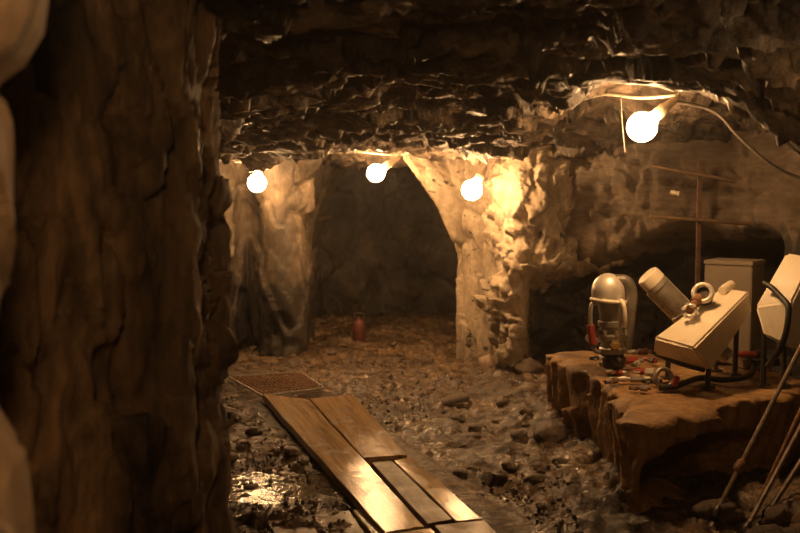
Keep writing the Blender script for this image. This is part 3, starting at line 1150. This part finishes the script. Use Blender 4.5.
# box behind
t0 = at(717, 261, 6.35)
bxw, bxd, bxh = 0.31, 0.30, t0.z - LT
cx, cy = t0.x + 0.17, 6.5
bxo = thing('metal_box', 'tall dull beige metal box standing behind the large pale hood', 'box', (cx, cy, LT))
Rz = Matrix.Rotation(-0.62, 4, 'Z')
bm = NB()
add_box(bm, (cx, cy, LT + (bxh - 0.03) / 2), (bxw, bxd, bxh - 0.03), Rz, 0.006)
obj('body', bm, M['box_paint'], bxo, True, 60)
bm = NB()
add_box(bm, (cx, cy, LT + bxh - 0.015), (bxw + 0.012, bxd + 0.012, 0.03), Rz, 0.005)
obj('lid', bm, M['box_paint'], bxo, True, 60)
# pipe coupling lying on the hood
c_ = at(703, 293, 5.72)
on = (B - A).cross(D - A).normalized()
if on.z < 0: on = -on
c_ = c_ + on * max(0, 0.075 - (c_ - A).dot(on))
down = A.lerp(D, 0.72).lerp(B.lerp(Cc, 0.66), 0.35)
cpg = thing('pipe_coupling', 'steel ring coupling resting on top of the large pale hood', 'coupling', down)
axc = Vector((-0.35, -0.8, 0.35)).normalized()
bm = NB()
add_torus(bm, c_, axc, 0.052, 0.016, 36, 12)
obj('ring', bm, M['steel'], cpg)
bm = NB()
e_ = c_ - axc * 0.16
lathe_between(bm, c_ - axc * 0.01, e_, [(0.0, 0), (0.044, 0), (0.044, .25), (0.05, .27), (0.05, .6), (0.038, .62), (0.038, 1), (0, 1)], 28)
obj('body', bm, M['steel_dark'], cpg)
bm = NB()
j_ = at(690, 311, 5.62)
j_ = j_ + on * max(0, 0.055 - (j_ - A).dot(on))
lathe_between(bm, c_ + Vector((-0.02, 0.02, -0.03)), j_, [(0, 0), (0.03, 0), (0.032, .4), (0.024, .42), (0.024, 1), (0, 1)], 20)
obj('spigot', bm, M['rust'], cpg)
bm = NB()
for k in range(6):
    a = 2 * PI * k / 6
    u_ = axc.orthogonal().normalized()
    w_ = axc.cross(u_)
    q = j_ + (u_ * math.cos(a) + w_ * math.sin(a)) * 0.038
    lathe_between(bm, q - axc * .03, q + axc * .02, [(0, 0), (0.011, 0), (0.011, 1), (0, 1)], 6)
add_torus(bm, j_, axc, 0.034, 0.012, 24, 8)
obj('bolt_ring', bm, M['steel'], cpg)
bm = NB()
lathe_between(bm, at(722, 291, 5.86), at(731, 285, 5.98), [(0, 0), (0.025, 0), (0.03, .4), (0.03, 1), (0, 1)], 18)
obj('end_plug', bm, M['pale_paint'], cpg)

# pale pipe stub at the left end
bm = NB()
s0, s1 = at(589, 337, 6.2), at(607, 352, 6.02)
st = thing('pipe_stub', 'short pale pipe stub leaning at the foot of the upright drill', 'pipe', (s1.x, s1.y, LT))
lathe_between(bm, s0, s1, [(0.022, 0), (0.03, 0), (0.03, .7), (0.022, .7)], 20)
obj('pipe', bm, M['pale_paint'], st)
bm = NB()
s2 = s0.lerp(s1, 1.75)
lathe_between(bm, s0.lerp(s1, .66), s2, [(0.0, 0), (0.038, 0), (0.038, .35), (0.028, .4), (0.028, 1), (0, 1)], 20)
obj('collar', bm, M['steel_dark'], st)

# hose couplings scattered below the drills


def hose_coupling(px, py, Yd, ang, L, label, mat1, mat2, r=0.026):
    pz = LT + r + 0.008
    q = at_z(px, py, pz)
    q.z = pz
    d = Vector((math.cos(ang), math.sin(ang), 0))
    t = thing('hose_coupling', label, 'coupling', (q.x, q.y, LT), 'hose couplings on the ledge')
    bm = NB()
    lathe_between(bm, q - d * L / 2, q + d * L / 2, [(0, 0), (r * .6, 0), (r * .6, .25), (r * .8, .28), (r * .8, .4), (r * .55, .42), (r * .55, 1), (0, 1)], 20)
    obj('tube', bm, mat1, t)
    bm = NB()
    lathe_between(bm, q + d * L * 0.0, q + d * L * 0.34, [(0, 0), (r, 0), (r, 1), (0, 1)], 6)
    obj('nut', bm, mat2, t, False)
    for s in (-1, 1):
        bm = NB()
        n2 = Vector((-d.y, d.x, 0)) * s
        add_tube(bm, smooth_path([q - d * L * .2 + n2 * r * .7, q - d * L * .28 + n2 * r * 1.5, q - d * L * .42 + n2 * r * 1.4], 4), r * .22, 8)
        obj('claw', bm, mat2, t)
    return t


hose_coupling(625, 361, 0, 0.25, 0.26, 'steel hose coupling with red nut at the foot of the upright drill', M['steel_grey'], M['red_paint'])
hose_coupling(630, 379, 0, 0.05, 0.24, 'bright steel hose coupling near the front edge of the ledge', M['steel'], M['steel_grey'], 0.022)
hose_coupling(609, 366, 0, -0.9, 0.15, 'small brass-nut hose coupling at the left end of the ledge', M['steel_dark'], M['brass'], 0.024)
hose_coupling(646, 372, 0, -0.6, 0.16, 'red hose coupling beside the ring under the large pale hood', M['red_paint'], M['steel'], 0.026)
hose_coupling(638, 352, 0, 0.2, 0.2, 'grey hose coupling between the upright drill and the large hood', M['steel_grey'], M['rust'], 0.024)

for px, py, an, m1, m2 in ((598, 358, 0.4, 'steel_dark', 'steel'), (616, 372, -0.3, 'steel', 'red_paint'), (636, 364, 1.0, 'steel_grey', 'steel'), (652, 381, 0.2, 'steel_dark', 'steel_grey'),
                           (612, 381, 0.7, 'steel_grey', 'rust'), (650, 360, -1.1, 'red_paint', 'steel_dark'), (640, 388, -0.2, 'rust', 'steel_grey')):
    hose_coupling(px, py, 0, an, 0.12, 'small metal fitting among the clutter at the foot of the upright drill', M[m1], M[m2], 0.02)

# ring clamp under the front of the hood
q = at(664, 366, 5.48)
q.z = max(q.z, LT + 0.075)
rc = thing('pipe_clamp', 'dark ring clamp with red end standing under the front edge of the large pale hood', 'clamp', (q.x, q.y, LT))
bm = NB()
add_torus(bm, (q.x, q.y, LT + 0.068), (0.35, -0.9, 0.2), 0.055, 0.013, 32, 10)
obj('ring', bm, M['steel_grey'], rc)
bm = NB()
add_box(bm, (q.x + 0.066, q.y - .01, LT + 0.055), (0.03, 0.03, 0.06), Matrix.Rotation(.3, 4, 'Y'), 0.004)
obj('clamp_end', bm, M['red_paint'], rc)['label'] = 'red clamp end'

# red bar and small block behind the hood
q = at_z(744, 361, LT + 0.04)
tb = thing('red_bar', 'dull red iron bar resting on a wooden block between the two pale hoods', 'bar', (q.x, q.y, LT))
bm = NB()
lathe_between(bm, Vector((q.x - 0.1, q.y, LT + .085)), Vector((q.x + 0.12, q.y + .02, LT + .08)), [(0, 0), (0.02, 0), (0.02, .8), (0.026, .82), (0.026, 1), (0, 1)], 16)
obj('bar', bm, M['red_paint'], tb)
bm = NB()
lathe_between(bm, Vector((q.x + 0.075, q.y + .01, LT + .081)), Vector((q.x + 0.1, q.y + .02, LT + .081)), [(0.02, 0), (0.032, 0), (0.032, 1), (0.02, 1)], 16)
obj('collar', bm, M['steel_dark'], tb)
bm = NB()
add_box(bm, (q.x + .01, q.y + .005, LT + 0.027), (0.1, 0.11, 0.06), Matrix.Rotation(.3, 4, 'Z'), 0.006)
tag(obj('wooden_block', bm, M['wood_timber'], None), 'small wooden block under the red bar on the ledge', 'block')

# black hoses
bm = NB()
pts = [at_z(660, 388, LT + .02), at_z(676, 386, LT + .02), at_z(700, 378, LT + .02), at_z(725, 380, LT + .02), at_z(748, 376, LT + .02), at_z(752, 366, LT + .02), at_z(735, 356, LT + .02), at_z(715, 352, LT + .02)]
add_tube(bm, smooth_path(pts, 8), 0.018, 10)
tag(obj('air_hose', bm, M['rubber']), 'black rubber hose lying along the ledge below the large pale hood', 'hose')
bm = NB()
q = at_z(772, 366, LT + 0.03)
pts = [Vector((q.x + 0.10 * math.cos(t), q.y + 0.13 + 0.12 * math.sin(t), LT + 0.018 + 0.004 * t)) for t in np.linspace(0, 11.5, 60)]
add_tube(bm, pts, 0.013, 8)
tag(obj('hose_coil', bm, M['rubber']), 'small coil of black hose on the ledge under the steep right hood', 'hose')

# ------------------------------------------------------------------ drill rods leaning at the right


def rod(p_top, p_bot, r, label, collar=None, mat='bare_rod'):
    t = thing('drill_rod', label, 'rod', (p_bot.x, p_bot.y, p_bot.z), 'rods leaning at the right end of the ledge')
    bm = NB()
    add_tube(bm, [p_bot.lerp(p_top, k / 12) for k in range(13)], r, 8)
    obj('shaft', bm, M[mat], t)
    if collar is not None:
        bm = NB()
        c0 = p_bot.lerp(p_top, collar)
        d = (p_top - p_bot).normalized()
        lathe_between(bm, c0 - d * .04, c0 + d * .04, [(r, 0), (r * 2.0, .15), (r * 2.3, .5), (r * 2.0, .85), (r, 1)], 14)
        obj('collar', bm, M['rust'], t)
    bm = NB()
    d = (p_top - p_bot).normalized()
    lathe_between(bm, p_bot - d * .005, p_bot + d * .07, [(0, 0), (r * 1.2, 0), (r * 2.0, .35), (r * 1.5, .8), (r, 1)], 10)
    obj('bit', bm, M['steel_dark'], t)


def bot(px, py):
    q = at_z(px, py, 0.06)
    q.z = fz(q.x, q.y) + 0.012
    return q


rod(at(812, 325, 5.22), bot(714, 512), 0.012, 'nearest leaning drill rod with a rusty collar crossing the hollow of the ledge', 0.24)
rod(at(830, 372, 5.12), bot(744, 518), 0.012, 'second leaning drill rod to the right of the collared one', None)
rod(at(850, 385, 5.0), bot(765, 512), 0.013, 'rightmost leaning drill rod above the rubble', None)
rod(at(838, 330, 5.2), bot(752, 500), 0.010, 'thin rod leaning behind the other drill rods', None, 'rust')
a_ = bot(714, 516)
b_ = at_z(734, 545, 0.08)
b_.z = fz(b_.x, b_.y) + .02
bm = NB()
add_tube(bm, [a_, a_.lerp(b_, .5) + Vector((0, 0, .012)), b_], 0.010, 8)
tag(obj('wooden_stick', bm, M['wood_timber']), 'short pale stick on the ground at the foot of the leaning rods', 'stick')

# ------------------------------------------------------------------ rail rack on the right wall
rk = thing('rail_rack', 'rusty rail rack with one upright post on the right wall below the large lamp', 'rack', at(698, 262, 7.05))
for (x0, y0, x1, y1, r_) in ((652, 166, 735, 181, 0.014), (650, 216, 752, 224, 0.014)):
    bm = NB()
    add_tube(bm, [at(x0, y0, 6.98), at((x0 + x1) / 2, (y0 + y1) / 2, 6.95), at(x1, y1, 7.02)], r_, 10)
    obj('rail', bm, M['rail_worn'], rk)
bm = NB()
a_, b_ = at(696, 160, 7.02), at(699, 400, 7.02)
b_.z = 0.30
add_box(bm, (a_ + b_) / 2, (0.03, 0.03, (a_ - b_).length), None, 0.004)
obj('post', bm, M['rack_rust'], rk)
bm = NB()
lathe_between(bm, at(670, 192, 6.99), at(681, 194, 6.97), [(0, 0), (.014, 0), (.02, .3), (.014, .6), (.02, .8), (0, 1)], 14)
obj('insulator', bm, M['pale_paint'], rk)['label'] = 'small white insulator'

# ------------------------------------------------------------------ lamps


def lamp(px, py, Yd, dpx, dpy, label, R=0.085, arm=0.16, hook=None):
    c = at(px, py, Yd)
    d = Vector((dpx, 0.12 * abs(dpx), -dpy)).normalized()
    t = thing('hanging_lamp', label, 'lamp', c, 'bare bulbs strung along the mine roof')
    bm = NB()
    prof = [(0, -R)] + [(R * math.sin(u), -R * math.cos(u)) for u in np.linspace(0.15, 2.55, 22)] + [(R * .42, R * 1.02), (R * .34, R * 1.25), (R * .34, R * 1.32)]
    add_lathe(bm, prof, 36, Matrix.Translation(c) @ frame_of(d))
    obj('bulb', bm, M['bulb'], t)
    bm = NB()
    a, b = c + d * R * 1.25, c + d * (R * 1.25 + arm)
    lathe_between(bm, a, b, [(0, 0), (.033, 0), (.036, .08), (.036, .4), (.028, .5), (.022, .9), (.012, 1), (0, 1)], 20)
    obj('socket', bm, M['socket'], t)
    top = Vector((b.x + d.x * 0.03, b.y, max(cz(b.x, b.y), b.z + 0.02) + 0.02))
    bm = NB()
    add_tube(bm, smooth_path([b - d * .01, b + d * 0.02, top], 4), 0.006, 8)
    obj('cord', bm, M['cable_pale'], t)
    return b


e1 = lamp(642, 127, 5.55, 0.75, -0.62, 'largest bare glowing bulb hanging over the machinery on the ledge', arm=0.15)
e2 = lamp(472, 190, 8.04, 0.45, -0.75, 'bare glowing bulb beside the brightly lit bulge of the right wall', arm=0.12)
e3 = lamp(376, 173, 9.3, 0.8, -0.55, 'bare glowing bulb hanging in front of the dark middle passage', arm=0.17)
e4 = lamp(257, 183, 9.0, 0.1, -0.9, 'bare glowing bulb in the lit niche at the far left', arm=0.07)
# the string goes on behind the photographer
c5 = Vector((-0.26, 0.62, 1.86))
t = thing('hanging_lamp', 'bare glowing bulb of the same string hanging near the left wall beside the camera', 'lamp', c5, 'bare bulbs strung along the mine roof')
R = 0.044
bm = NB()
prof = [(0, -R)] + [(R * math.sin(u), -R * math.cos(u)) for u in np.linspace(0.15, 2.55, 16)] + [(R * .42, R * 1.02), (R * .34, R * 1.25), (R * .34, R * 1.32)]
add_lathe(bm, prof, 28, Matrix.Translation(c5))
obj('bulb', bm, M['bulb'], t)
bm = NB()
add_lathe(bm, [(0, R * 1.2), (.03, R * 1.2), (.03, R * 1.2 + .06), (.01, R * 1.2 + .09), (0.006, 0.4), (0, .4)], 16, Matrix.Translation(c5))
obj('socket', bm, M['socket'], t)

fill_c6 = Vector((1.62, 3.2, 1.76))  # added bulb, out of view, to brighten the roof at upper right
t = thing('hanging_lamp', 'small fill bulb added out of view under the low roof in front of the leaning rods', 'lamp', fill_c6, 'bare bulbs strung along the mine roof')
R = 0.022
bm = NB()
prof = [(0, -R)] + [(R * math.sin(u), -R * math.cos(u)) for u in np.linspace(0.15, 2.55, 16)] + [(R * .42, R * 1.02), (R * .34, R * 1.25), (R * .34, R * 1.32)]
add_lathe(bm, prof, 28, Matrix.Translation(fill_c6))
obj('bulb', bm, M['bulb'], t)
bm = NB()
add_lathe(bm, [(0, R * 1.2), (.02, R * 1.2), (.02, R * 1.2 + .06), (.01, R * 1.2 + .09), (0.006, 0.3), (0, .3)], 16, Matrix.Translation(fill_c6))
obj('socket', bm, M['socket'], t)

# cables
bm = NB()
pts = [e1 + Vector((.02, 0, .02)), at(640, 98, 5.75), at(600, 95, 6.0), at(560, 109, 6.4), at(540, 121, 6.7), at(505, 133, 7.2), at(478, 147, 7.75), e2 + Vector((0, 0, .03)), at(455, 140, 8.2), at(425, 145, 8.8), e3 + Vector((0, 0, .02)),
       at(345, 151, 9.1), at(300, 156, 8.9), e4 + Vector((0, 0, .03)), at(235, 162, 9.0)]
add_tube(bm, smooth_path(pts, 8), 0.009, 8)
tag(obj('lamp_cable', bm, M['cable_pale']), 'pale cable linking the glowing bulbs along the roof', 'cable')
bm = NB()
pts = [at(672, 101, 5.6), at(702, 107, 5.65), at(720, 116, 5.65), at(736, 134, 5.65), at(752, 149, 5.65), at(772, 165, 5.65), at(800, 178, 5.65), at(845, 188, 5.6)]
add_tube(bm, smooth_path(pts, 8), 0.010, 8)
tag(obj('drooping_cable', bm, M['cable']), 'dark cable drooping from the roof to the right of the largest bulb', 'cable')
bm = NB()
add_tube(bm, smooth_path([at(621, 96, 5.75), at(622, 120, 5.74), at(625, 152, 5.72)], 6), 0.0028, 6)
tag(obj('hanging_wire', bm, M['cable']), 'thin wire hanging straight down just left of the largest bulb', 'wire')

# small red can by the dark passage
q = Vector((at(359, 333, 10.2).x, 10.2, 0))
q.z = fz(q.x, q.y)
rcn = thing('red_can', 'small dull red can on the floor at the mouth of the dark passage', 'can', q)
bm = NB()
lathe_between(bm, q, q + Vector((0, 0, .26)), [(0, 0), (.058, 0), (.064, .04), (.064, .72), (.05, .82), (.024, .9), (.024, 1), (0, 1)], 24)
obj('body', bm, M['red_dull'], rcn)
bm = NB()
add_tube(bm, smooth_path([q + Vector((-.05, 0, .21)), q + Vector((-.05, 0, .29)), q + Vector((.05, 0, .29)), q + Vector((.05, 0, .21))], 5), 0.006, 8)
obj('handle', bm, M['steel_dark'], rcn)

# ------------------------------------------------------------------ world + view
w = bpy.data.worlds.new('mine dark')
bpy.context.scene.world = w
w.use_nodes = True
w.node_tree.nodes['Background'].inputs['Color'].default_value = (0, 0, 0, 1)
w.node_tree.nodes['Background'].inputs['Strength'].default_value = 0
HAZE = 0.0022            # damp mine air
if HAZE:
    vs = w.node_tree.nodes.new('ShaderNodeVolumeScatter')
    vs.inputs['Density'].default_value = HAZE
    vs.inputs['Anisotropy'].default_value = 0.75
    w.node_tree.links.new(vs.outputs['Volume'], w.node_tree.nodes['World Output'].inputs['Volume'])
sc = bpy.context.scene
sc.view_settings.view_transform = 'Standard'
sc.view_settings.look = 'None'
sc.view_settings.gamma = 1
sc.view_settings.use_curve_mapping = False
sc.view_settings.exposure = 1.8
